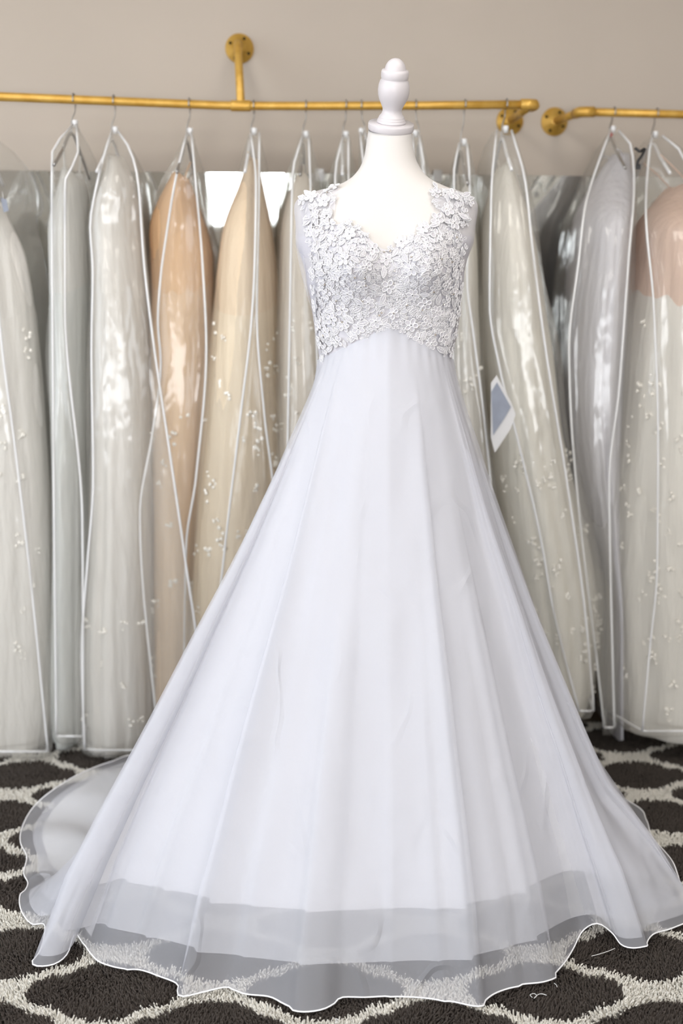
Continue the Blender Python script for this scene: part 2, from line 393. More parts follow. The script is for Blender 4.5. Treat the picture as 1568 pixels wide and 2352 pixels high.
def tsurf(x, z, off=0.0):
    """front surface of the torso at (x, z)"""
    cx, a, bf, bk = tsec(z); u = np.clip((x - cx) / (a + off), -.995, .995)
    c = (1 - np.abs(u) ** NE) ** (1 / NE); cc = np.clip(c, 0, 1)
    th = np.arcsin(np.clip(np.abs(u) ** (NE / 2), 0, 1)); cth = np.cos(th)
    return 2.2 - ((bf + off) * cc + bust(x, z, cx) * np.clip(cth * 1.6, 0, 1))
def z_seam(th):
    u = np.abs(np.sin(th)); py = 748 + 78 * u ** .85
    py = np.where(np.cos(th) < 0, 826, py)
    return at_y(0, py, 2.11)[2] if np.isscalar(py) else np.array([at_y(0, float(p), 2.11 + .08 * float(k))[2] for p, k in zip(np.ravel(py), np.ravel(u))]).reshape(np.shape(py))

# outer hem on the floor: image point, height, train weight
HEM = [(335, 1733, .045, 1), (260, 1752, .05, 1), (180, 1785, .05, 1), (120, 1822, .04, 1), (82, 1858, .02, 1), (60, 1900, .012, 1), (56, 1935, .012, 1),
       (70, 1968, .012, 1), (62, 2005, .012, .9), (72, 2030, .012, .75), (60, 2062, .014, .55), (64, 2092, .012, .35), (85, 2120, .012, .2), (112, 2122, .02, .08),
       (108, 2160, .016, 0), (97, 2197, .014, 0), (108, 2212, .012, 0), (145, 2208, .014, 0), (172, 2185, .02, 0), (188, 2140, .05, 0),
       (205, 2160, .03, 0), (228, 2178, .016, 0), (245, 2203, .012, 0), (285, 2219, .012, 0), (330, 2221, .012, 0), (375, 2236, .014, 0), (415, 2252, .014, 0), (432, 2277, .012, 0),
       (475, 2272, .012, 0), (530, 2263, .016, 0), (570, 2278, .012, 0), (625, 2283, .012, 0), (660, 2299, .012, 0), (700, 2311, .012, 0),
       (742, 2309, .012, 0), (770, 2297, .012, 0), (786, 2284, .016, 0), (840, 2285, .012, 0), (900, 2282, .014, 0), (960, 2285, .012, 0), (1030, 2291, .012, 0),
       (1090, 2296, .012, 0), (1130, 2274, .012, 0), (1185, 2258, .012, 0), (1240, 2246, .012, 0), (1280, 2212, .012, 0), (1310, 2178, .014, 0), (1332, 2135, .03, 0),
       (1362, 2118, .05, .0), (1392, 2138, .03, .0), (1412, 2165, .014, .1), (1440, 2172, .012, .1), (1468, 2163, .014, .2), (1490, 2142, .014, .2), (1530, 2131, .014, .3),
       (1575, 2110, .012, .4), (1590, 2085, .02, .4), (1560, 2055, .04, .35), (1545, 2010, .04, .3), (1530, 1975, .05, .4), (1490, 1925, .04, .6), (1478, 1885, .03, .8), (1450, 1850, .03, 1)]
hp = [list(at_z(px, py, z)) + [w] for px, py, z, w in HEM]
hp += [[.58, 2.5, .03, 1], [.42, 2.6, .03, 1], [.15, 2.63, .03, 1], [-.2, 2.63, .035, 1]]
hp = np.array(hp); NK = 620
hem = resample(catmull(hp, 12, True), NK, True)
hem[:, 3] = np.clip(hem[:, 3], 0, 1)
def smooth_closed(v, n):
    k = np.ones(n) / n; w = np.concatenate([v[-n:], v, v[:n]]); return np.convolve(w, k, 'same')[n:-n]
phi = np.unwrap(np.arctan2(hem[:, 0] - AX, -(hem[:, 1] - AY)))
phi = np.maximum.accumulate(phi); phi = smooth_closed(phi - np.linspace(0, 2 * math.pi, NK, endpoint=False), 15) + np.linspace(0, 2 * math.pi, NK, endpoint=False)
def phi_px(px, py):
    q = at_z(px, py, 0); return math.atan2(q[0] - AX, -(q[1] - AY))
# pleats that run from the waist to the hem: (hem point, depth, width, side they fall away to)
PLEATS = [((432, 2277), .036, .10, 1, .03), ((690, 2305), .028, .13, 1, .42), ((1090, 2296), .032, .12, -1, .06), ((1248, 2240), .030, .10, -1, .25), ((250, 2200), .030, .08, 1, .12),
          ((108, 2212), .045, .09, 1, .1), ((1400, 2150), .032, .09, -1, .2), ((1500, 2080), .040, .10, -1, .15), ((895, 2285), .010, .12, 1, .5), ((560, 2270), .018, .07, 1, .5), ((175, 2050), .03, .07, 1, .1), ((330, 2225), .020, .05, 1, .3),
          ((1010, 2290), .012, .05, -1, .35), ((1170, 2262), .014, .05, -1, .4)]
PH = phi[None, :]
def skirt_surface(hm, nv, vmax, fold=1.0, off=0.0, ripple=1.0, seed=3):
    v = np.linspace(0, 1, nv)[:, None] * vmax[None, :] if np.ndim(vmax) else np.linspace(0, vmax, nv)[:, None] * np.ones((1, NK))
    W = np.array([torso(np.array(p), z_seam(p), .0042 + off * .1) for p in phi])          # waist ring
    w = hm[:, 3][None, :]
    def lerp(a, b, t): return a + (b - a) * t
    g = v ** 1.13
    X0 = lerp(W[None, :, 0], hm[None, :, 0], g); Y0 = lerp(W[None, :, 1], hm[None, :, 1], g); Z0 = lerp(W[None, :, 2], hm[None, :, 2], v)
    # falling behind, then lying on the floor
    dx, dy = hm[:, 0] - AX, hm[:, 1] - AY; R = np.hypot(dx, dy); rf = np.minimum(.40, R * .8); FX = AX + dx / R * rf; FY = AY + dy / R * rf
    k = .72; t1 = np.clip(v / k, 0, 1); t2 = np.clip((v - k) / (1 - k), 0, 1)
    X1 = np.where(v < k, lerp(W[None, :, 0], FX[None, :], t1 ** 1.1), lerp(FX[None, :], hm[None, :, 0], t2))
    Y1 = np.where(v < k, lerp(W[None, :, 1], FY[None, :], t1 ** 1.1), lerp(FY[None, :], hm[None, :, 1], t2))
    wr = .022 * wave_noise(X1 * 16, Y1 * 26, 3, 8, (.6, 1.6), (.6, 1.6)) + off * .8
    zf = .05 + np.maximum(wr, -.03)
    Z1 = np.where(v < k, lerp(W[None, :, 2], zf, 1 - (1 - t1) ** 1.25), lerp(zf, hm[None, :, 2], t2 ** 2))
    s = w * w * (3 - 2 * w)
    X, Y, Z = lerp(X0, X1, s), lerp(Y0, Y1, s), lerp(Z0, Z1, s)
    # pleats
    d = np.zeros_like(X)
    for (px, dep, wid, sg, on) in PLEATS:
        q = ((PH - phi_px(*px) + math.pi) % (2 * math.pi) - math.pi) * sg
        d += dep * np.where(q > 0, np.exp(-q / wid * 1.6), np.exp(-(q / (.012 + .012 * (1 - v))) ** 2)) * np.clip((v - on) * 1.5, 0, 1) ** 1.0
    d *= fold * (1 - .6 * s) * np.clip((1.06 - v) * 5, .15, 1)
    d += ripple * np.clip(v - .12, 0, 1) * (1 - .5 * s) * .0030 * wave_noise(PH * 9, v * 3, seed + 1, 10, (.5, 2.6), (.2, 1.2))
    d += ripple * .0022 * np.clip(v * 3, .15, 1) * wave_noise(PH * 20, v * 22, seed + 2, 12, (.2, 1.2), (.3, 1.4)) 
    d += .0008 * fold * np.exp(-(v / .05) ** 2) * np.sin(PH * 40) * (v > .001)
    d = d + off * np.clip(v * 7, .12, 1)
    X = X + d * np.sin(PH); Y = Y - d * np.cos(PH); Z = np.maximum(Z, .010)
    return np.stack([X, Y, Z], -1)
hem_s = hem.copy()
ph_ = (phi + math.pi) % (2 * math.pi) - math.pi; fr_w = np.clip((1.0 - np.abs(ph_)) / .25, 0, 1); fr_w = smooth_closed(fr_w, 15)
for c_ in range(4): hem_s[:, c_] = fr_w * smooth_closed(smooth_closed(hem[:, c_], 27), 27) + (1 - fr_w) * smooth_closed(smooth_closed(hem[:, c_], 9), 9)
hem_s[:, 2] = np.where(hem_s[:, 3] > .5, hem_s[:, 2], .012)
hem_s[:, 0] = AX + (hem_s[:, 0] - AX) * .985; hem_s[:, 1] = AY + (hem_s[:, 1] - AY) * .985

# ------------------------------------------------------------------ rug pile (tufts)
def make_pile():
    bands = [(1.36, 1.95, .0037, .0021), (1.95, 2.9, .0050, .0029)]
    P = []; RAD = []
    # only where the gown's floor cover leaves it open
    poly = hem_s[:, :2]
    cxp, cyp = AX, AY; pang = np.arctan2(poly[:, 0] - cxp, -(poly[:, 1] - cyp)); pr_ = np.hypot(poly[:, 0] - cxp, poly[:, 1] - cyp)
    o_ = np.argsort(pang); pang, pr_ = pang[o_], pr_[o_]
    for y0, y1, sp, r in bands:
        gx, gy = np.meshgrid(np.arange(-1.3, 1.35, sp), np.arange(y0, y1, sp))
        p = np.stack([gx.ravel(), gy.ravel()], 1) + rng.uniform(-.5, .5, (gx.size, 2)) * sp
        rr = np.hypot(p[:, 0] - cxp, p[:, 1] - cyp); th = np.arctan2(p[:, 0] - cxp, -(p[:, 1] - cyp))
        keep = rr > np.interp(th, pang, pr_, period=2 * math.pi) * .72
        p = p[keep]; P.append(p); RAD.append(np.full(len(p), r))
    P = np.concatenate(P); RAD = np.concatenate(RAD); n = len(P)
    flag = (rug_pattern(P[:, 0], P[:, 1]) > 1.0).astype(np.float32)
    lean = rng.normal(0, .0032, (n, 2)) + .0035 * np.stack([np.sin(P[:, 0] * 31 + P[:, 1] * 17), np.cos(P[:, 1] * 43 - P[:, 0] * 23)], 1)
    h = rng.uniform(.008, .0135, n); a0 = rng.uniform(0, 6.28, n)
    V = np.empty((n, 6, 3))
    for k in range(3):
        a = a0 + k * 2.0944
        V[:, k, 0] = P[:, 0] + RAD * np.cos(a); V[:, k, 1] = P[:, 1] + RAD * np.sin(a); V[:, k, 2] = -.004
        V[:, 3 + k, 0] = P[:, 0] + lean[:, 0] + .7 * RAD * np.cos(a); V[:, 3 + k, 1] = P[:, 1] + lean[:, 1] + .7 * RAD * np.sin(a); V[:, 3 + k, 2] = -.004 + h - .0015 * (k == 0)
    tri = np.array([[0, 1, 4], [0, 4, 3], [1, 2, 5], [1, 5, 4], [2, 0, 3], [2, 3, 5], [3, 4, 5]])
    F = (np.arange(n)[:, None, None] * 6 + tri[None]).reshape(-1, 3)
    me = bpy.data.meshes.new('pile'); me.vertices.add(n * 6); me.vertices.foreach_set('co', V.ravel())
    me.loops.add(F.size); me.loops.foreach_set('vertex_index', F.ravel().astype(np.int32))
    me.polygons.add(len(F)); me.polygons.foreach_set('loop_start', np.arange(0, F.size, 3, dtype=np.int32))
    me.polygons.foreach_set('loop_total', np.full(len(F), 3, dtype=np.int32))
    me.update(calc_edges=True); me.materials.append(M_pile)
    o = bpy.data.objects.new('pile', me); COL.objects.link(o); o.parent = rug; o['kind'] = 'stuff'
    set_attr(o, np.repeat(flag, 6))
make_pile()

# ------------------------------------------------------------------ dress form
form = empty('dress_form', (AX, AY, 0), 'white jersey dress form with a turned white finial, wearing the gown', 'mannequin')
ORG = np.array([AX, AY, 0.0])
def loc(v): return np.asarray(v, float) - ORG
nth, nz = 96, 110
zs = np.linspace(tz[0], tz[-1], nz); th = np.linspace(-math.pi, math.pi, nth, endpoint=False)
T = np.array([torso(th, np.full(nth, z)) for z in zs])
TILT = math.radians(20)
ztop = tz[-1]; wz = np.clip((T[..., 2] - (ztop - .12)) / .12, 0, 1) ** 1.5
T[..., 2] -= wz * math.tan(TILT) * (2.2 - T[..., 1]) * .9
obj('torso', loc(T.reshape(-1, 3)), [q[::-1] for q in grid_faces(nth, nz, True)] + [tuple((nz - 1) * nth + k for k in range(nth))[::-1]], M_form, form)
capc = np.array([at_y(897, 300, 2.2)[0], 2.2, at_y(897, 297, 2.2)[2]])
axd = np.array([.055, -math.sin(TILT), math.cos(TILT)]); axd /= np.linalg.norm(axd)
MB().lathe([(.0, -.004), (.0405, -.004), (.0440, -.001), (.0448, .002), (.0448, .0095), (.0440, .012), (.0, .0125)], loc(capc), axd, 48).build('neck_cap', M_form_paint, form)
fb = capc + axd * .0125
prof = [(0, 0), (.0282, 0), (.0286, .002), (.0280, .0042), (.0264, .0046), (.0268, .0062), (.0262, .0082), (.0246, .0088), (.0250, .0104), (.0240, .0124), (.0206, .0160), (.0186, .0215),
        (.0190, .0265), (.0225, .0340), (.0268, .0420), (.0296, .0510), (.0306, .0600), (.0298, .0690), (.0276, .0765), (.0252, .0800), (.0254, .0808), (.0262, .0830), (.0266, .0880), (.0264, .0925), (.0252, .0960), (.0226, .0975)]
MB().lathe(prof + [(0, .0976)], loc(fb), axd, 48).build('finial', M_form_paint, form)
dome = [(.0200 * math.cos(t), .0962 + .0215 * math.sin(t)) for t in np.linspace(0, math.pi / 2 * .97, 10)]
MB().lathe([(0, .094), (.02, .094)] + dome, loc(fb), axd, 40).build('finial_knob', M_form_paint, form)
MB().lathe([(.016, .02), (.016, tz[0] + .02)], (0, 0, 0), n=20).build('stand_pole', M_form_paint, form)
MB().lathe([(.0, 0), (.15, 0), (.15, .012), (.14, .02), (.03, .026), (.02, .04)], (0, 0, .012), n=40).build('stand_base', M_form_paint, form)

# ------------------------------------------------------------------ the gown
gown = empty('wedding_gown', (AX, AY, 0), 'white gown with lace bodice and sheer layered skirt spread over the rug', 'gown')
ov = skirt_surface(hem, 150, 1.0, 1.0, .0085, 1.0, 3)
obj('chiffon_overskirt', loc(ov.reshape(-1, 3)), grid_faces(NK, 150, True), M_chiff, gown)
MB().tube(loc(ov[-1] + np.array([0, 0, .001])), .0014, 6, True).build('rolled_hem', M_hem, gown)
vmid = .955 + .04 * hem_s[:, 3]
md = skirt_surface(hem_s, 110, vmid, .75, .001, .5, 3)
obj('chiffon_underskirt', loc(md.reshape(-1, 3)), grid_faces(NK, 110, True), M_mid, gown)
vlin = .885 + .1 * hem_s[:, 3] ** 1.5
li = skirt_surface(hem_s, 100, vlin, .6, -.006, .4, 3)
lf = grid_faces(NK, 100, True)
lo = obj('satin_lining', loc(li.reshape(-1, 3)), lf, M_lining, gown); lo.data.materials.append(M_train)
lo.data.polygons.foreach_set('material_index', np.array([1 if (q[0] // NK > 66 and hem_s[q[0] % NK, 3] > .6) else 0 for q in lf], np.int32))

# doubled sheer drapes where the overskirt is gathered to the sides
for sgn_, nm in ((-1, 'side_drape'), (1, 'side_drape')):
    dr = skirt_surface(hem, 110, .985, .97, .004, 1.0, 3)
    rel = (ph_ * sgn_)
    km = (rel > (.95 if sgn_ < 0 else .84)) & (rel < 1.75) & (hem[:, 3] < .62)
    fm = np.zeros((110, NK), bool); fm[18:, :] = km[None, :]
    fcs = grid_faces(NK, 110, True, fm[:-1]); used = sorted({i for q in fcs for i in q}); mp_ = {o_: i for i, o_ in enumerate(used)}
    obj(nm, loc(dr.reshape(-1, 3)[used]), [tuple(mp_[i] for i in q) for q in fcs], M_mid, gown)
# bodice
LP = [(775, 425), (765, 470), (757, 500), (775, 515), (800, 510), (830, 530), (862, 562), (880, 575), (905, 570), (915, 553), (940, 545), (970, 525), (1000, 510), (1003, 480), (1000, 450),
      (985, 425), (1040, 438), (1085, 458), (1064, 482), (1074, 510), (1055, 530), (1062, 560), (1059, 620), (1056, 690), (1048, 760), (1037, 838), (1020, 816), (990, 792), (940, 771), (893, 753),
      (850, 768), (800, 787), (760, 808), (735, 840), (728, 760), (721, 680), (716, 600), (714, 555), (700, 500), (712, 480), (686, 458)]
LPW = np.array([at_y(px, py, 2.11 if 730 < px < 1040 else 2.15)[[0, 2]] for px, py in LP])
def inside(x, z, poly=LPW):
    x = np.asarray(x, float); z = np.asarray(z, float); r = np.zeros(x.shape, bool); n = len(poly); j = n - 1
    for i in range(n):
        xi, zi = poly[i]; xj, zj = poly[j]
        c = ((zi > z) != (zj > z)) & (x < (xj - xi) * (z - zi) / (zj - zi + 1e-12) + xi); r ^= c; j = i
    return r
def snorm(x, z):
    e = .002; y = float(tsurf(x, z)); yx = float(tsurf(x + e, z) - tsurf(x - e, z)) / (2 * e); yz = float(tsurf(x, z + e) - tsurf(x, z - e)) / (2 * e)
    n = np.array([yx, -1.0, yz]); return n / np.linalg.norm(n)
# bodice body: cup edge to seam in front, underarm to seam behind
nb, nzb = 160, 70
tb = np.linspace(-math.pi, math.pi, nb, endpoint=False)
ub = np.sin(tb)
NECK = [(714, 540), (757, 506), (775, 516), (800, 511), (830, 531), (862, 563), (882, 576), (905, 571), (916, 553), (940, 545), (970, 525), (1000, 510), (1060, 540)]
nk = np.array([at_y(px, py, 2.11)[[0, 2]] for px, py in NECK])
zside = at_y(0, 575, 2.2)[2]; bv = []
for k, t in enumerate(tb):
    p0 = torso(np.array(t), np.array(zside))
    zt = np.interp(p0[0], nk[:, 0], nk[:, 1]) if math.cos(t) > .25 else zside - .02 * max(0, -math.cos(t))
    if 0.05 < math.cos(t) <= .25: zt = zside + (np.interp(p0[0], nk[:, 0], nk[:, 1]) - zside) * (math.cos(t) - .05) / .2
    zb_ = float(z_seam(t)) - .004
    bv.append([torso(np.array(t), np.array(zb_ + (zt - zb_) * s), .0035) for s in np.linspace(0, 1, nzb)])
bv = np.array(bv).transpose(1, 0, 2)
bod = obj('bodice', loc(bv.reshape(-1, 3)), [q[::-1] for q in grid_faces(nb, nzb, True)], M_bod, gown)
# sheer illusion yoke over both shoulders and upper back
ny_ = 60; tyk = np.linspace(-math.pi, math.pi, 140, endpoint=False)
zy0, zy1 = at_y(0, 700, 2.2)[2], at_y(0, 437, 2.2)[2]
yv = np.array([torso(tyk, np.full(140, z), .0025 + .004 * math.sin((z - zy0) * 40) ** 2) for z in np.linspace(zy0, zy1, ny_)])
strap_l = np.interp(yv[..., 2], [at_y(0, 560, 2.13)[2], at_y(0, 500, 2.13)[2], at_y(0, 425, 2.13)[2]], [at_y(735, 560, 2.13)[0], at_y(758, 500, 2.13)[0], at_y(772, 425, 2.13)[0]])
strap_r = np.interp(yv[..., 2], [at_y(0, 560, 2.13)[2], at_y(0, 500, 2.13)[2], at_y(0, 425, 2.13)[2]], [at_y(1040, 560, 2.13)[0], at_y(1003, 500, 2.13)[0], at_y(992, 425, 2.13)[0]])
mk = (yv[..., 0] < strap_l) | (yv[..., 0] > strap_r) | (yv[..., 1] > 2.22)
obj('illusion_yoke', loc(yv.reshape(-1, 3)), [q[::-1] for q in grid_faces(140, ny_, True, mk[:-1])], M_mesh, gown)
# loose sheer cap sleeve hanging at the window-side shoulder
sl = []
for s in np.linspace(0, 1, 40):
    py = 464 + (735 - 464) * s
    xo = hermite([0, .12, .3, .55, .8, 1], [690, 680, 678, 688, 706, 722], s); xi = hermite([0, .2, .5, 1], [706, 716, 722, 728], s)
    row = []
    for q in np.linspace(0, 1, 12):
        p = at_y(xo + (xi - xo) * q, py, 2.2 - .075 * q ** .7 * (1 - .3 * s) + .02 * math.sin(q * 7 + s * 6) * s)
        row.append(p)
    sl.append(row)
obj('cap_sleeve', loc(np.array(sl).reshape(-1, 3)), grid_faces(12, 40), M_chiff, gown)

# lace motifs -------------------------------------------------------------
def loop_pts(cx, cy, a, b, rot, n, point=0.0, z=0.0):
    P = []
    for k in range(n):
        t = 2 * math.pi * k / n; x = a * math.cos(t); y = b * math.sin(t) * (1 - point * abs(math.cos(t)) ** 2)
        P.append((cx + x * math.cos(rot) - y * math.sin(rot), cy + x * math.sin(rot) + y * math.cos(rot), z))
    return P
def flower_mesh(name, R, npet, wob):
    m = MB(); f = MB(); r = random.Random(name)
    for i in range(npet):
        a = 2 * math.pi * i / npet + r.uniform(-.1, .1); d = R * .6 * r.uniform(.95, 1.08)
        L = loop_pts(d * math.cos(a), d * math.sin(a), R * .40 * r.uniform(.9, 1.1), R * .31 * r.uniform(.85, 1.1), a, 11, 0, R * wob * r.uniform(.0, 1))
        m.tube(L, R * .085, 4, True)
        f.add(L + [(d * math.cos(a), d * math.sin(a), R * .1)], [(k, (k + 1) % 11, 11) for k in range(11)])
    m.tube(loop_pts(0, 0, R * .2, R * .2, 0, 8, 0, R * .12), R * .08, 4, True)
    return m, f
def leaf_mesh(name, Ln, Wd):
    m = MB(); f = MB(); L = loop_pts(Ln * .5, 0, Ln * .5, Wd * .5, 0, 12, .75, .0006)
    m.tube(L, Wd * .085, 4, True); m.tube([(0, 0, .0008), (Ln * .5, 0, .0014), (Ln * .95, 0, .0008)], Wd * .06, 4)
    f.add(L + [(Ln * .5, 0, .0002)], [(k, (k + 1) % 12, 12) for k in range(12)])
    return m, f
def motif(name, mf):
    m, f = mf; nv = m.n; mf_v = np.concatenate(m.v + f.v); faces = m.f + [tuple(i + nv for i in q) for q in f.f]
    me = bpy.data.meshes.new(name); me.from_pydata(mf_v.tolist(), [], faces); me.materials.append(M_lace); me.materials.append(M_lacefill)
    mi = np.zeros(len(faces), np.int32); mi[len(m.f):] = 1; me.polygons.foreach_set('material_index', mi)
    me.polygons.foreach_set('use_smooth', np.ones(len(faces), bool)); me.update(); return me
FL = [motif('lace_flower', flower_mesh('fa', .0135, 5, .25)), motif('lace_flower', flower_mesh('fb', .0115, 5, .3)), motif('lace_flower', flower_mesh('fc', .0125, 6, .2))]
FS = [motif('lace_floret', flower_mesh('sa', .0072, 5, .3)), motif('lace_floret', flower_mesh('sb', .0062, 4, .3))]
LF = [motif('lace_leaf', leaf_mesh('la', .020, .0095)), motif('lace_leaf', leaf_mesh('lb', .016, .0085)), motif('lace_leaf', leaf_mesh('lc', .024, .0105))]
M_st = bpy.data.meshes.new('rhinestone')
rs = MB().lathe([(0, 0), (.0022, 0), (.0022, .0006), (.0013, .0016), (0, .0017)], (0, 0, 0), n=8)
M_st.from_pydata(np.concatenate(rs.v).tolist(), [], rs.f); M_st.materials.append(M_rhine); M_st.update()
bod.location = (0, 0, 0)
def stick(me, name, x, z, ang, off, tilt=0.0):
    n = snorm(x, z); y = float(tsurf(x, z, .0035)); p = np.array([x, y, z]) + n * off
    n = Vector(n); up = Vector((0, 0, 1)); t1 = up.cross(n).normalized(); t2 = n.cross(t1)
    ex = t1 * math.cos(ang) + t2 * math.sin(ang); ex = (ex + n * tilt).normalized(); ey = n.cross(ex).normalized(); ez = ex.cross(ey)
    o = bpy.data.objects.new(name, me); COL.objects.link(o); o.parent = bod
    M = Matrix((ex, ey, ez)).transposed().to_4x4(); M.translation = Vector(loc(p)); o.matrix_local = M
    return o
bx0, bx1, bz0, bz1 = LPW[:, 0].min(), LPW[:, 0].max(), LPW[:, 1].min(), LPW[:, 1].max()
placed = []
def dart(dist, tries, margin=0):
    out = []
    XS, ZS = rng.uniform(bx0, bx1, tries), rng.uniform(bz0, bz1, tries); cx, a, _, _ = tsec(ZS)
    k = inside(XS, ZS) & (np.abs((XS - cx) / a) < .985); XS, ZS, u = XS[k], ZS[k], ((XS - cx) / a)[k]
    Q = np.array(placed) if placed else np.zeros((0, 3))
    for x, z, uu in zip(XS, ZS, u):
        # crowd towards the sides because the surface turns away there
        cosn = max(.35, 1 - abs(uu) ** 3 * .7)
        if len(Q) and np.any(np.hypot((x - Q[:, 0]) / cosn, z - Q[:, 1]) < dist + Q[:, 2]): continue
        Q = np.vstack([Q, (x, z, dist)]); out.append((x, z))
    placed[:] = [tuple(q) for q in Q]
    return out
big = dart(.0148, 6000)
for i, (x, z) in enumerate(big): stick(FL[i % 3], 'lace_flower', x, z, rng.uniform(0, 6.28), .0022)
nleaf = 0; leafpos = []
for (x, z) in big:
    a0 = rng.uniform(0, 6.28)
    for k in range(3):
        a = a0 + k * 2.09 + rng.uniform(-.5, .5); lx, lz = x + .013 * math.cos(a), z + .013 * math.sin(a); tx, tzz = x + .03 * math.cos(a), z + .03 * math.sin(a)
        if inside(lx, lz) and inside(tx, tzz) and nleaf < 290:
            stick(LF[nleaf % 3], 'lace_leaf', lx, lz, a, .0012 + .001 * rng.random(), .06); nleaf += 1; leafpos.append(((lx + tx) / 2, (lz + tzz) / 2))
placed += [(x, z, .003) for x, z in leafpos]
small = dart(.0052, 12000)
for i, (x, z) in enumerate(small[:295]): stick(FS[i % 2], 'lace_floret', x, z, rng.uniform(0, 6.28), .0018)
placed[:] = [(x, z, r * .55) for x, z, r in placed]
fill = dart(.0042, 6000)
for (x, z) in fill:
    if nleaf >= 300: break
    stick(LF[1], 'lace_leaf', x, z, rng.uniform(0, 6.28), .0011, .05); nleaf += 1
# leaf tips that stand off the shoulders
for px, py, a in [(706, 458, 2.9), (716, 452, 2.6), (722, 492, 3.6), (718, 500, 3.9), (1060, 452, .3), (1066, 458, .1), (1050, 492, -.5), (1056, 500, -.2)]:
    q = at_y(px, py, 2.14); stick(LF[2], 'lace_leaf', q[0], q[2], a, .003, .12)
# cords that tie the motifs together
cm = MB()
for _ in range(900):
    x, z = rng.uniform(bx0, bx1), rng.uniform(bz0, bz1); a = rng.uniform(0, 6.28); cur = rng.uniform(-150, 150); P = []
    for k in range(9):
        if not inside(x, z): break
        cx, aa, _, _ = tsec(z)
        if abs((x - cx) / aa) > .97: break
        n = snorm(x, z); P.append(np.array([x, float(tsurf(x, z, .0035)), z]) + n * .0012)
        x += .0042 * math.cos(a); z += .0042 * math.sin(a); a += cur * .0042
    if len(P) > 4: cm.tube(loc(np.array(P)), .0009, 4)
co = cm.build('lace_cord', M_lace, bod); co['kind'] = 'stuff'
gems = [(836, 638), (838, 654), (901, 650), (815, 636), (748, 653), (944, 592), (1010, 596), (1036, 602), (876, 718), (905, 718), (969, 711), (871, 724), (934, 700), (994, 669), (832, 690), (787, 740), (744, 773),
        (895, 578), (880, 580), (728, 522), (751, 440), (752, 468), (1015, 446), (1026, 478), (1050, 544), (960, 750), (1000, 770), (774, 690), (1042, 676), (1020, 700), (905, 622), (810, 600)]
for px, py in gems:
    q = at_y(px, py, 2.09); cx, aa, _, _ = tsec(q[2])
    stick(M_st, 'rhinestone', float(np.clip(q[0], cx - .95 * aa, cx + .95 * aa)), q[2], 0, .0035)

# ------------------------------------------------------------------ gold pipe racks
def pipe(name, pts, r, parent, n=16): return MB().tube(pts, r, n).build(name, M_brass, parent)
def flange(parent, c, org, scr=4):
    nrm = np.array([.0995, -.995, 0]); c = np.array(c) - org
    fl_ = MB().lathe([(0, 0), (.0385, 0), (.039, .003), (.038, .006), (.018, .008), (.0165, .02), (.0, .02)], c, nrm, 32).build('flange', M_brass, parent)
    tx = np.array([.995, .0995, 0])
    for k in range(scr):
        a = math.pi / 4 + k * math.pi / 2 + .3; MB().lathe([(0, 0), (.0045, 0), (.004, .0025), (0, .003)], c + nrm * .006 + .028 * (math.cos(a) * tx + math.sin(a) * np.array([0, 0, 1])), nrm, 10).build('screw', M_screw, fl_)
    return fl_
RZ = 1.703; rr_ = .0107
def rod_pt(px, py): # on the rod's own height
    q = at_z(px, py, RZ); return q
rA, rB, rC = rod_pt(-260, 212), rod_pt(553, 243), rod_pt(1222, 240)
rack = empty('pipe_rack', rB, 'gold pipe clothes rail with a tee and slanted wall brace, carrying most bags', 'clothes rail')
pipe('rail', [rA - rB, rod_pt(0, 222) - rB, rod_pt(300, 234) - rB, rod_pt(500, 242) - rB, (0, 0, 0), rod_pt(700, 243.5) - rB, rod_pt(950, 242.5) - rB, rC - rB], rr_, rack)
dv = (rod_pt(620, 243) - rod_pt(490, 242)); dv /= np.linalg.norm(dv)
MB().tube([-dv * .026, -dv * .022, dv * .022, dv * .026], [.0128, .0138, .0138, .0128], 18).build('tee', M_brass, rack)
fx = at_y(549, 112, 3.11)[0]; fc = np.array([fx, wall_y(fx), at_y(549, 112, wall_y(fx))[2]])
flange(rack, fc, rB)
el = fc + np.array([.0, -.045, .006])
pipe('brace', [fc + np.array([0, -.01, 0]) - rB, fc + np.array([0, -.03, .006]) - rB, el - rB, fc + np.array([.001, -.058, -.012]) - rB, (0, 0, .006)], rr_, rack)
fcx = at_y(1171, 279, 3.19)[0]; fc2 = np.array([fcx, wall_y(fcx), RZ])
flange(rack, fc2, rB); pipe('bracket_arm', [fc2 - rB, rC + np.array([0, .008, 0]) - rB], rr_, rack)
MB().tube([rC - rB + np.array([-.03, 0, 0]), rC - rB + np.array([-.006, 0, 0]), rC - rB + np.array([.006, .004, 0]), rC - rB + np.array([.008, .014, 0]), rC - rB + np.array([.004, .034, 0])], .0138, 16).build('elbow', M_brass, rack)
# second rail
rD, rE = rod_pt(1337, 257), rod_pt(1900, 271)
rack2 = empty('pipe_rack', rD, 'gold pipe clothes rail carrying the lilac and blush gowns', 'clothes rail')
pipe('rail', [(0, 0, 0), rod_pt(1568, 263) - rD, rE - rD], rr_, rack2)
fcx = at_y(1272, 284, 3.21)[0]; fc3 = np.array([fcx, wall_y(fcx), RZ]); flange(rack2, fc3, rD)
pipe('bracket_arm', [fc3 - rD, np.array([-.005, .008, 0])], rr_, rack2)
MB().tube([(.032, 0, 0), (.008, 0, 0), (-.005, .003, 0), (-.008, .012, 0), (-.012, .034, 0)], .0138, 16).build('elbow', M_brass, rack2)
fxe = rE[0] - .05; fce = np.array([fxe, wall_y(fxe), RZ]); flange(rack2, fce, rD); pipe('bracket_arm', [fce - rD, rE - rD], rr_, rack2)

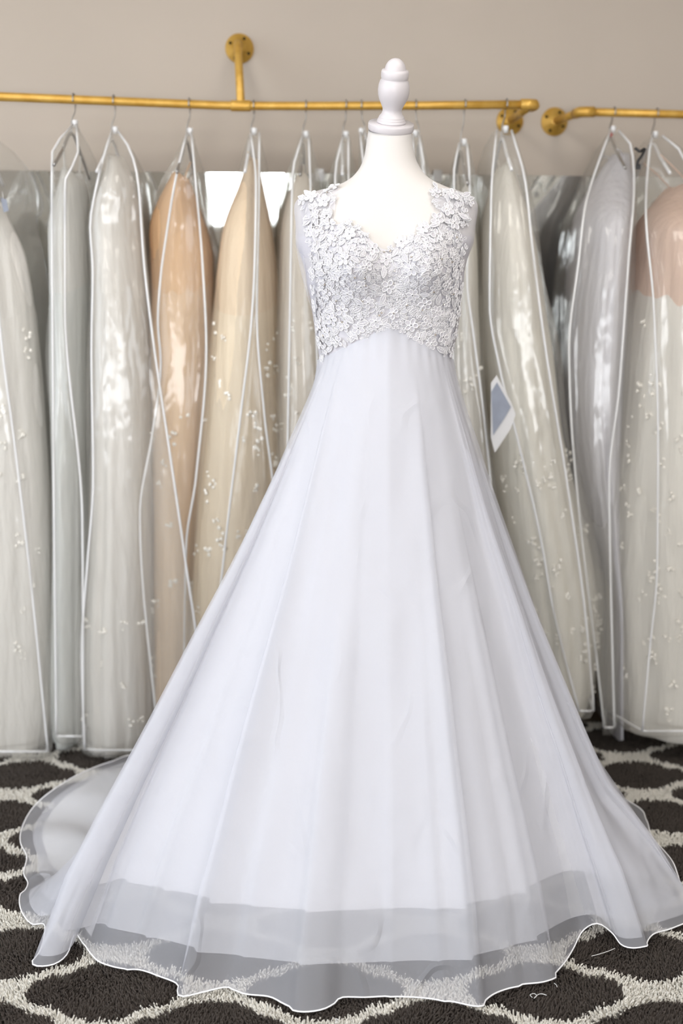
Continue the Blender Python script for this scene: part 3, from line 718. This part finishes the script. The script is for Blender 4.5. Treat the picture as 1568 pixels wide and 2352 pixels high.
# ------------------------------------------------------------------ garment bags, hangers and the gowns inside
def rail_at(px):
    if px < 1280:
        y = np.interp(px, [-260, 0, 300, 500, 553, 700, 950, 1222], [212, 222, 234, 242, 243, 243.5, 242.5, 240])
    else: y = np.interp(px, [1337, 1568, 1900], [257, 263, 271])
    return at_z(px, float(y), RZ)
def yfront(py, hy, yf): return float(hermite([280, 340, 420, 520, 700, 1760], [hy - .01, hy - .10, hy - .17, yf + .05, yf + .02, yf], py))
def tab(t, py): return float(hermite([q[0] for q in t], [q[1] for q in t], py)) if len(t) > 1 else t[0][1]
DM = {}
def dress_mat(c, gloss):
    k = (c, gloss)
    if k not in DM: DM[k] = cloth_mat('gown_cloth_%d' % len(DM), c, 1, .3, gloss, (16, .5, .02, (2.2, 2.2, .4)), .42)
    return DM[k]
def bag_set(n, hook, xl, xr, pl, pr, top, bot, dress, desc, film=M_film, yf=2.64):
    R = rail_at(hook); hy = R[1]
    ns = 46; pys = np.linspace(0, 1, ns) ** 1.0 * (bot - top) + top
    rings = []; fl_, fr_ = [], []
    for i, py in enumerate(pys):
        Yf = yfront(py, hy, yf); Ym = Yf + (.13 if py > 420 else .13 * max(.15, (py - top) / (420 - top + 1))); Yb = min(2 * hy - Yf, wall_y(R[0]) - .085)
        Yb = max(Yb, Ym + .01)
        A = at_y(tab(pl, py), py, Yf); B = at_y(tab(pr, py), py, Yf); zz = A[2]
        C_ = at_y(tab(xr, py), py, Ym); D_ = at_y(tab(xl, py), py, Ym)
        C2 = np.array([C_[0] - .01, Yb, zz]); D2 = np.array([D_[0] + .01, Yb, zz])
        C_[2] = D_[2] = zz
        ctrl = np.array([A, (A + B) / 2 + np.array([0, -.003, 0]), B, C_, C2, D2, D_])
        ring = catmull(ctrl, 5, True); rings.append(ring); fl_.append(A); fr_.append(B)
    rings = np.array(rings); nr = rings.shape[1]
    uu = np.arange(nr)[None, :] * 2 * math.pi / nr; vv = np.linspace(0, 1, ns)[:, None] * 12
    tt = np.linspace(0, 1, ns)[:, None]
    amp = .0075 * np.clip(tt * 4, .2, 1)
    nse = wave_noise(uu * 2, vv, 50 + n, 12, (1, 3.2), (.2, 2.2)) * amp
    wgt = np.clip(np.abs((np.arange(nr)[None, :] % nr) - 5) / 6.0, .15, 1)   # keep the bound front edges straight
    cen = rings.mean(1, keepdims=True); dr = rings - cen; dr[..., 2] = 0; ln = np.maximum(np.linalg.norm(dr, axis=2, keepdims=True), 1e-5)
    rings = rings + dr / ln * (nse * wgt)[..., None]
    # lumpy rounded bottom
    bc = rings[-1].mean(0); low = []
    for k, (s, dz) in enumerate([(.93, -.022), (.75, -.04), (.4, -.05)]):
        q = bc + (rings[-1] - bc) * s; q[:, 2] = np.maximum(rings[-1][:, 2] + dz, .010 + .004 * k); low.append(q)
    allr = np.concatenate([rings, np.array(low)]); nr_ = allr.shape[0]
    org = R.copy(); L = lambda p: np.asarray(p, float) - org
    e = empty('garment_bag', org, desc['bag'], 'garment bag', 'garment bags on the rails')
    fc = grid_faces(nr, nr_, True) + [tuple((nr_ - 1) * nr + k for k in range(nr))]
    obj('vinyl_film', L(allr.reshape(-1, 3)), fc, film, e)
    fl_, fr_ = np.array(fl_), np.array(fr_)
    for P in (fl_, fr_): MB().tube(L(P + np.array([0, -.003, 0])), .0030, 6).build('piping', M_pipe, e)
    if desc.get('hem', True):
        A, B = fl_[-1], fr_[-1]; D_ = rings[-1][30]; C_ = rings[-1][15]
        MB().tube(L(resample(np.array([D_, A, B, C_]) + np.array([0, -.003, 0]), 16)), .0030, 6).build('hem_piping', M_pipe, e)
    MB().lathe([(.006, 0), (.0075, -.004), (.006, -.018)], L([R[0], hy, at_y(hook, top, hy)[2] + .012]), n=12).build('collar', M_pipe, e)
    # hanger
    zap = at_y(hook, top, hy)[2]
    hg = empty('clothes_hanger', R, desc['hanger'], 'hanger', 'hangers on the rails')
    sgn = 1 if desc.get('flip') else -1; rb = .0145
    arc = [(0, -rb * math.cos(t) * 1.0, rb * math.sin(t)) for t in np.linspace(-.5, math.pi, 12)]
    dz = zap - R[2]
    wire = arc + [(sgn * .001, rb, -.012), (sgn * .002, rb * .8, dz * .45), (sgn * .008 , rb * .3, dz * .72), (sgn * .010, 0, dz), (sgn * .010, 0, dz - .02)]
    MB().tube(resample(catmull(np.array(wire), 4), 40), .0019, 6).build('hook', M_steel, hg)
    sx = sgn * .010
    mh = MB().tube(catmull(np.array([(sx, -.19, dz - .115), (sx, -.1, dz - .07), (sx, 0, dz - .02), (sx, .1, dz - .07), (sx, .17, dz - .115)]), 6), .004, 8).build('shoulder_bar', M_steel if n % 2 else M_pipe, hg)
    if desc.get('cap'): MB().lathe([(0, .006), (.0055, .004), (.0065, 0), (.0055, -.004), (0, -.006)], (sx, -.012, dz - .012), n=14).build('size_cap', M_red, hg)
    # gown inside
    c1, c2, dtop, waist, gl = dress; nb_ = 96; dtop = max(dtop - 30, top + 60)
    c1, c2 = (tuple(min(250, int(255 - (255 - k) * .62)) for k in c) for c in (c1, c2))
    d = empty('hanging_gown', (R[0], hy, 0), desc['gown'], 'gown', 'gowns in clear bags')
    og = np.array([R[0], hy, 0])
    def section(py, j):
        Yf = yfront(py, hy, yf) + .022; Ym = Yf + .13; ins = 3
        l, r = tab(xl, py) + ins, tab(xr, py) - ins
        if 'gl' in desc: l = max(l, tab(desc['gl'], py))
        if 'gr' in desc: r = min(r, tab(desc['gr'], py))
        zz = at_y(l, py, Ym)[2]; x0, x1 = at_y(l, py, Ym)[0], at_y(r, py, Ym)[0]; yb = min(2 * hy - Yf, wall_y(R[0]) - .105)
        return x0, x1, Yf, max(yb, Yf + .08), zz
    def shell(p0, p1, m, seed, fold, neck):
        P = []
        for i, py in enumerate(np.linspace(p0, p1, m)):
            x0, x1, y0, y1, zz = section(py, i); t = i / (m - 1)
            cx, cy, a, b = (x0 + x1) / 2, (y0 + y1) / 2, (x1 - x0) / 2, (y1 - y0) / 2
            k = neck(t); a *= k; b *= (k * .9 + .1)
            thh = np.linspace(0, 2 * math.pi, nb_, endpoint=False)
            fo = 1 + fold * (.3 + .7 * t) * (.5 * wave_noise(thh * 3, np.full(nb_, t * 3.0), seed, 8, (1, 3), (.1, .7)) + .38 * wave_noise(thh * 9, np.full(nb_, t * 3.0), seed + 7, 7, (1, 2.4), (.1, .5)))
            fo = np.minimum(fo, 1.0 + .02 * (fo - 1)) if t > 0 else np.ones(nb_)
            P.append(np.stack([cx + a * fo * np.sin(thh), cy - b * fo * np.cos(thh), np.full(nb_, zz)], 1))
        return np.array(P)
    bo = shell(dtop, waist, 16, 200 + n, .07, lambda t: .48 + .49 * math.sin(min(1, t * 1.7) * 1.57))
    if dtop > 380:     # sweetheart dip in front
        dip = .022 * np.cos(np.linspace(0, 4 * math.pi, nb_, endpoint=False)); bo[0, :, 2] += dip * .5
    vw = .035 * np.cos(np.linspace(0, 2 * math.pi, nb_, endpoint=False)) + (.006 if n in (3, 12) else 0) * np.sin(np.linspace(0, 26 * math.pi, nb_, endpoint=False)); vw = vw + (.016 * wave_noise(np.linspace(0, 2 * math.pi, nb_, endpoint=False) * 5, np.zeros(nb_), 77, 6, (1, 4), (0, 1)) if n == 12 else 0); bo[-1, :, 2] -= vw; bo[-2, :, 2] -= vw * .6; bo[-3, :, 2] -= vw * .25
    rim = bo[0].mean(0) + (bo[0] - bo[0].mean(0)) * .86; rim[:, 2] -= .035; rim2 = rim - np.array([0, 0, .03])
    bo_ = np.concatenate([rim2[None], rim[None], (bo[0] * .96 + bo[0].mean(0) * .04)[None], bo])
    for sy in (-.09, .09):
        kk = int(np.argmin(np.abs(bo[0][:, 1] - (hy + sy)) + np.abs(bo[0][:, 0] - bo[0][:, 0].mean()) * .2)); p0 = bo[0][kk] - og
        MB().tube(catmull(np.array([p0 - np.array([0, 0, .01]), p0 * .5 + .5 * np.array([sgn * .01, sy, zap - .06]), np.array([sgn * .01, sy, zap - .058])]), 4), .0022, 5).build('hanging_loop', dress_mat(c2, gl), d)
    obj('gown_bodice', bo_.reshape(-1, 3) - og, grid_faces(nb_, 19, True), dress_mat(c2, gl), d)
    s0 = bo[-1].copy(); sk = shell(waist, bot - 14, 40, 300 + n, .15, lambda t: .97 + .03 * t); sk[0] = s0
    for q_ in range(1, 4): sk[q_, :, 2] -= vw * (1 - q_ / 4)
    lo_ = sk[-1].copy(); lm = lo_.mean(0); lo_ = lm + (lo_ - lm) * .8; lo_[:, 2] = np.maximum(lo_[:, 2] - .02, .014)
    sk = np.concatenate([sk, lo_[None]])
    obj('gown_skirt', sk.reshape(-1, 3) - og, grid_faces(nb_, 41, True), dress_mat(c1, gl), d)
    # lace applique sprigs and beads
    r = random.Random(n); am = MB()
    for _ in range(desc.get('app', 0)):
        i = r.randrange(desc.get('app0', 2), 38); k = r.randrange(nb_); 
        k = r.randrange(-16, 17) % nb_
        p = sk[i, k] - og; rad = p[:2] - (sk[i].mean(0) - og)[:2]; rad = np.append(rad / (np.linalg.norm(rad) + 1e-6), 0); sz = r.uniform(.003, .0065)
        for w_ in range(4):
            am.lathe([(0, 0), (sz, .001), (sz * .8, .0035), (sz * .3, .005)], p + rad * .002 + np.array([r.uniform(-1, 1) * sz * 2, 0, r.uniform(-1, 1) * sz * 3]), rad + np.array([r.uniform(-.3, .3), 0, r.uniform(-.3, .3)]), 6)
    if am.n: o = am.build('applique', M_app, d); o['kind'] = 'stuff'
    return R
M_app = pmat('applique_satin', (244, 240, 232), .35, vary=.05)

S = lambda *a: list(a)
bag_set(0, -45, [(300, -60), (420, -95), (1760, -110)], [(300, -30), (350, 15), (420, 40), (520, 70), (700, 95), (900, 113), (1300, 130), (1600, 130), (1725, 113)],
        [(300, -55), (1760, -100)], [(300, -42), (600, -10), (780, 4), (1000, 32), (1300, 68), (1725, 111)], 300, 1725, ((226, 222, 214), (226, 222, 214), 500, 700, .06),
        dict(bag='clear bag with white bound edge around an off-white gown, past the grey-green bag', hanger='wire hanger at the far end of the longer rail, over the off-white gown', gown='off-white gown with pale sprigs hanging beside the grey-green gown', app=40))
bag_set(1, 170, [(287, 165), (350, 124), (420, 118), (800, 116), (1200, 125), (1600, 120), (1690, 128)], [(287, 180), (350, 196), (420, 210), (600, 213), (900, 210), (1300, 205), (1690, 204)],
        [(287, 168), (350, 121), (420, 120), (800, 122), (1690, 130)], [(287, 176), (350, 180), (420, 150), (700, 150), (1200, 190), (1690, 192)], 287, 1690, ((208, 211, 206), (214, 212, 206), 430, 640, .1),
        dict(bag='narrow clear bag around the grey-green gown, top bunched at the hook', hanger='wire hanger of the grey-green gown on the longer gold rail', gown='slim grey-green satin gown hanging between two whiter gowns', app=0))
A2 = [(302, 272), (350, 302), (420, 318), (600, 331), (780, 352), (1050, 392), (1300, 428), (1510, 455), (1740, 460)]
bag_set(2, 262, [(302, 255), (350, 238), (430, 220), (520, 207), (800, 208), (1200, 200), (1500, 185), (1735, 192)], [(302, 274), (350, 300), (420, 318), (600, 334), (900, 350), (1740, 358)],
        [(302, 257), (350, 242), (430, 222), (520, 208), (620, 214), (800, 211), (1100, 215), (1300, 201), (1500, 188), (1735, 196)], A2, 302, 1722, ((232, 227, 219), (232, 227, 219), 395, 640, .05),
        dict(bag='clear bag with widely flared white piping around the plain ivory gown', hanger='wire hanger of the plain ivory gown, between grey-green and peach gowns', gown='plain ivory white gown with long straight folds next to the orange-peach gown',
             gr=[(302, 290), (400, 312), (600, 330), (900, 346), (1740, 352)], app=10, app0=28))
bag_set(3, 435, [(305, 428), (350, 405), (420, 362), (520, 342), (640, 345), (900, 335), (1200, 325), (1500, 345), (1700, 362)], [(305, 442), (380, 456), (500, 475), (600, 493), (800, 492), (1100, 478), (1400, 466), (1700, 450)],
        [(305, 430), (350, 418), (420, 402), (530, 384), (640, 369), (740, 363), (830, 370), (1000, 350), (1180, 322), (1700, 364)], [(305, 440), (400, 448), (600, 465), (800, 474), (1100, 450), (1250, 428), (1700, 420)], 305, 1700, ((230, 182, 126), (227, 166, 98), 440, 640, .05),
        dict(bag='clear bag with kinked white piping around the orange-peach gown', hanger='wire hanger of the orange-peach gown beside the rail tee', gown='strapless orange-peach gown with a paler peach skirt', app=14, app0=10, gl=[(300, 300), (900, 348), (1700, 356)]), yf=2.70)
bag_set(4, 583, [(305, 572), (400, 545), (520, 506), (650, 488), (900, 464), (1150, 440), (1400, 425), (1700, 420)], [(305, 598), (400, 615), (520, 628), (650, 642), (900, 652), (1200, 662), (1700, 680)],
        [(305, 576), (420, 588), (600, 585), (720, 579), (950, 553), (1200, 523), (1420, 499), (1700, 470)], [(305, 596), (500, 594), (720, 590), (950, 607), (1120, 628), (1700, 670)], 305, 1700, ((230, 204, 164), (228, 196, 152), 400, 690, .05),
        dict(bag='clear bag with piping in an inverted V around the cream-peach lace gown', hanger='wire hanger just past the rail tee, over the cream-peach lace gown', gown='cream-peach gown with ivory lace sprigs, next to the orange-peach one', app=46))
bag_set(5, 703, [(312, 693), (400, 655), (500, 640), (700, 634), (1100, 630), (1700, 610)], [(312, 712), (400, 735), (500, 745), (700, 760), (1700, 790)],
        [(312, 695), (400, 672), (600, 668), (1700, 650)], [(312, 709), (400, 712), (600, 720), (1700, 760)], 312, 1690, ((228, 214, 194), (228, 214, 194), 440, 660, .05),
        dict(bag='clear bag around the beige-cream gown, half hidden by the dress form shoulder', hanger='wire hanger of the beige-cream gown behind the dress form shoulder', gown='beige-cream gown half hidden behind the sheer cap sleeve', app=24), M_film2)
bag_set(6, 795, [(312, 786), (400, 756), (500, 748), (1690, 740)], [(312, 803), (400, 818), (600, 826), (1690, 850)],
        [(312, 788), (400, 770), (1690, 760)], [(312, 800), (400, 800), (1690, 830)], 312, 1690, ((224, 220, 212), (222, 217, 208), 470, 650, .05),
        dict(bag='clear bag right behind the dress form neck, on a bent hook', hanger='wire hanger with a bent hook just behind the form neck, leaning to the peach gowns', gown='cream gown hidden behind the lace bodice, toward the peach gowns', app=0), M_film2)
bag_set(7, 830, [(305, 824), (400, 822), (500, 830), (1690, 855)], [(305, 842), (400, 868), (600, 890), (1690, 930)],
        [(305, 827), (400, 836), (1690, 860)], [(305, 839), (400, 858), (1690, 910)], 305, 1690, ((224, 220, 212), (222, 217, 208), 480, 650, .05),
        dict(bag='clear bag almost wholly covered by the dress form neck', hanger='wire hanger whose hook meets the finial base, nearly touching its neighbour', gown='pale gown wholly behind the dress form neck and bodice', flip=True, app=0), M_film2)
bag_set(8, 955, [(310, 945), (400, 935), (500, 938), (1690, 950)], [(310, 966), (400, 990), (600, 1030), (1690, 1050)],
        [(310, 948), (400, 950), (1690, 960)], [(310, 962), (400, 975), (1690, 1030)], 310, 1690, ((226, 220, 210), (222, 217, 208), 460, 650, .05),
        dict(bag='clear bag just past the dress form neck, toward the tagged gown', hanger='wire hanger close behind the finial on the tagged gown side', gown='pale cream gown behind the lace bodice, toward the tagged gown', flip=True, app=0), M_film2)
bag_set(9, 1068, [(330, 1052), (400, 1038), (500, 1030), (900, 1010), (1690, 1000)], [(330, 1076), (400, 1092), (600, 1102), (900, 1114), (1160, 1137), (1690, 1160)],
        [(330, 1054), (400, 1042), (560, 1046), (800, 1040), (1690, 1060)], [(330, 1072), (420, 1078), (640, 1072), (760, 1086), (950, 1110), (1160, 1131), (1690, 1170)], 330, 1690, ((230, 224, 212), (230, 224, 212), 470, 700, .05),
        dict(bag='clear bag pressed against the tagged bag beside the lace bodice', hanger='wire hanger between the finial and the rail end elbow', gown='ivory gown squeezed between the white lace gown and the tagged full gown', app=20))
bag_set(10, 1163, [(300, 1132), (345, 1116), (420, 1106), (700, 1104), (1000, 1116), (1200, 1138), (1690, 1205)],
        [(300, 1178), (360, 1196), (420, 1214), (600, 1246), (800, 1280), (1000, 1304), (1150, 1340), (1300, 1374), (1400, 1386), (1500, 1381), (1590, 1366), (1640, 1345)],
        [(300, 1140), (440, 1128), (700, 1124), (850, 1148), (1000, 1186), (1230, 1240), (1400, 1270), (1640, 1331)], [(300, 1174), (420, 1206), (560, 1221), (800, 1252), (1100, 1300), (1400, 1342), (1620, 1362)], 300, 1632, ((234, 227, 211), (234, 226, 212), 420, 720, .05),
        dict(bag='broad-shouldered clear bag around a very full cream gown, with a blue-grey tag', hanger='wire hanger in front of the round wall flange at the rail end', gown='very full cream gown with pearl sprigs and a rounded hem', app=60, app0=14))
bag_set(11, 1410, [(300, 1400), (350, 1378), (400, 1352), (500, 1328), (700, 1310), (900, 1300), (1000, 1312), (1200, 1352), (1400, 1388), (1690, 1390)], [(300, 1422), (340, 1454), (420, 1460), (600, 1455), (900, 1438), (1300, 1416), (1690, 1416)],
        [(300, 1402), (350, 1382), (480, 1342), (600, 1328), (800, 1306), (1690, 1388)], [(300, 1420), (340, 1450), (420, 1455), (600, 1442), (900, 1420), (1100, 1398), (1690, 1410)], 300, 1670, ((208, 206, 216), (208, 206, 216), 385, 600, .12),
        dict(bag='clear bag with thick white piping around the lilac-grey satin gown', hanger='wire hanger with a red size cap, over the lilac-grey gown', gown='lilac-grey satin gown between the full cream gown and the blush one', cap=True, app=0), yf=2.68)
bag_set(12, 1508, [(312, 1494), (350, 1482), (480, 1482), (600, 1472), (800, 1442), (1000, 1420), (1200, 1396), (1400, 1390), (1650, 1394), (1700, 1400)], [(312, 1524), (360, 1590), (450, 1640), (1000, 1690), (1700, 1730)],
        [(312, 1497), (350, 1490), (480, 1482), (700, 1500), (1000, 1510), (1300, 1508), (1500, 1490), (1675, 1474)], [(312, 1520), (360, 1570), (700, 1620), (1700, 1660)], 312, 1678, ((232, 226, 216), (228, 184, 154), 465, 660, .05),
        dict(bag='wide clear bag around the blush and ivory lace gown', hanger='wire hanger on the shorter rail, over the blush lace gown', gown='ivory lace gown with a blush-peach bodice', app=110, app0=1), yf=2.60)

# paper tag pinned to the full gown's bag, with its blue-grey card
tY = 2.60
tg = at_y(1150, 920, tY); pt = empty('paper_tag', tg, 'folded white paper tag with a blue-grey diamond card, on the full cream gown bag', 'tag')
def card(pts, mat, name, dy, thick=.0012):
    P = np.array([at_y(px, py, tY + dy) for px, py in pts]) - tg; Q = P + np.array([0, thick, 0]); n = len(P)
    obj(name, np.vstack([P, Q]), [tuple(range(n)), tuple(range(2 * n - 1, n - 1, -1))] + [(i, n + i, n + (i + 1) % n, (i + 1) % n) for i in range(n)], mat, pt, False)
card([(1127, 1005), (1127, 880), (1140, 862), (1174, 925), (1184, 952), (1172, 985), (1136, 1040)], M_paper, 'paper', 0)
card([(1128, 900), (1141, 878), (1173, 935), (1160, 958), (1132, 1000)], M_blue, 'card', -.002)
# black clip between the lilac and blush bags, blue size tag on the off-white gown's bag
q = at_y(1468, 352, 2.76); ck = empty('bag_clip', q, 'small black clip joining the lilac and blush gown bags', 'clip')
MB().tube(catmull(np.array([(-.012, 0, .012), (0, -.004, .004), (.012, 0, .01), (.006, 0, -.006), (-.004, -.003, -.02), (-.002, 0, -.034)]), 5), .0035, 7).build('clip_spring', M_black, ck)
MB().box((-.007, -.004, -.038), (.004, .004, -.026)).build('clip_jaw', M_black, ck, False)
q = at_y(10, 470, 2.66); bt = empty('size_tag', q, 'tiny blue size tag on the off-white gown bag', 'tag')
MB().add([(-.008, 0, .016), (.006, -.002, .012), (.010, -.003, -.014), (-.003, 0, -.018)] + [(-.008, .002, .016), (.006, 0, .012), (.010, -.001, -.014), (-.003, .002, -.018)],
         [(0, 3, 2, 1), (4, 5, 6, 7), (0, 1, 5, 4), (1, 2, 6, 5), (2, 3, 7, 6), (3, 0, 4, 7)]).build('tag_card', M_blue, bt, False)
MB().tube([(-.002, .001, .014), (-.004, .003, .03)], .0007, 5).build('tag_string', M_pipe, bt)

# loose threads on the rug
for pts, lab in [([(1222, 2291), (1217, 2285), (1226, 2282), (1232, 2287), (1226, 2293), (1236, 2284), (1246, 2283), (1255, 2286)], 'looped white lint thread on a charcoal cell of the rug'),
                 ([(1358, 2196), (1380, 2190), (1398, 2184), (1412, 2178)], 'long straight white lint thread beside the drooping hem'),
                 ([(772, 2345), (770, 2340), (776, 2342), (773, 2348), (768, 2347)], 'tiny curled white lint thread below the front hem'),
                 ([(1272, 2258), (1277, 2262), (1279, 2267)], 'short bent white lint thread near the corner of the hem')]:
    P = np.array([at_z(px, py, .011) for px, py in pts]); o0 = P[0].copy()
    o = MB().tube(catmull(P - o0, 5), .0006, 5).build('lint_thread', M_thread); o.location = o0; tag(o, lab, 'thread', 'lint threads on the rug')
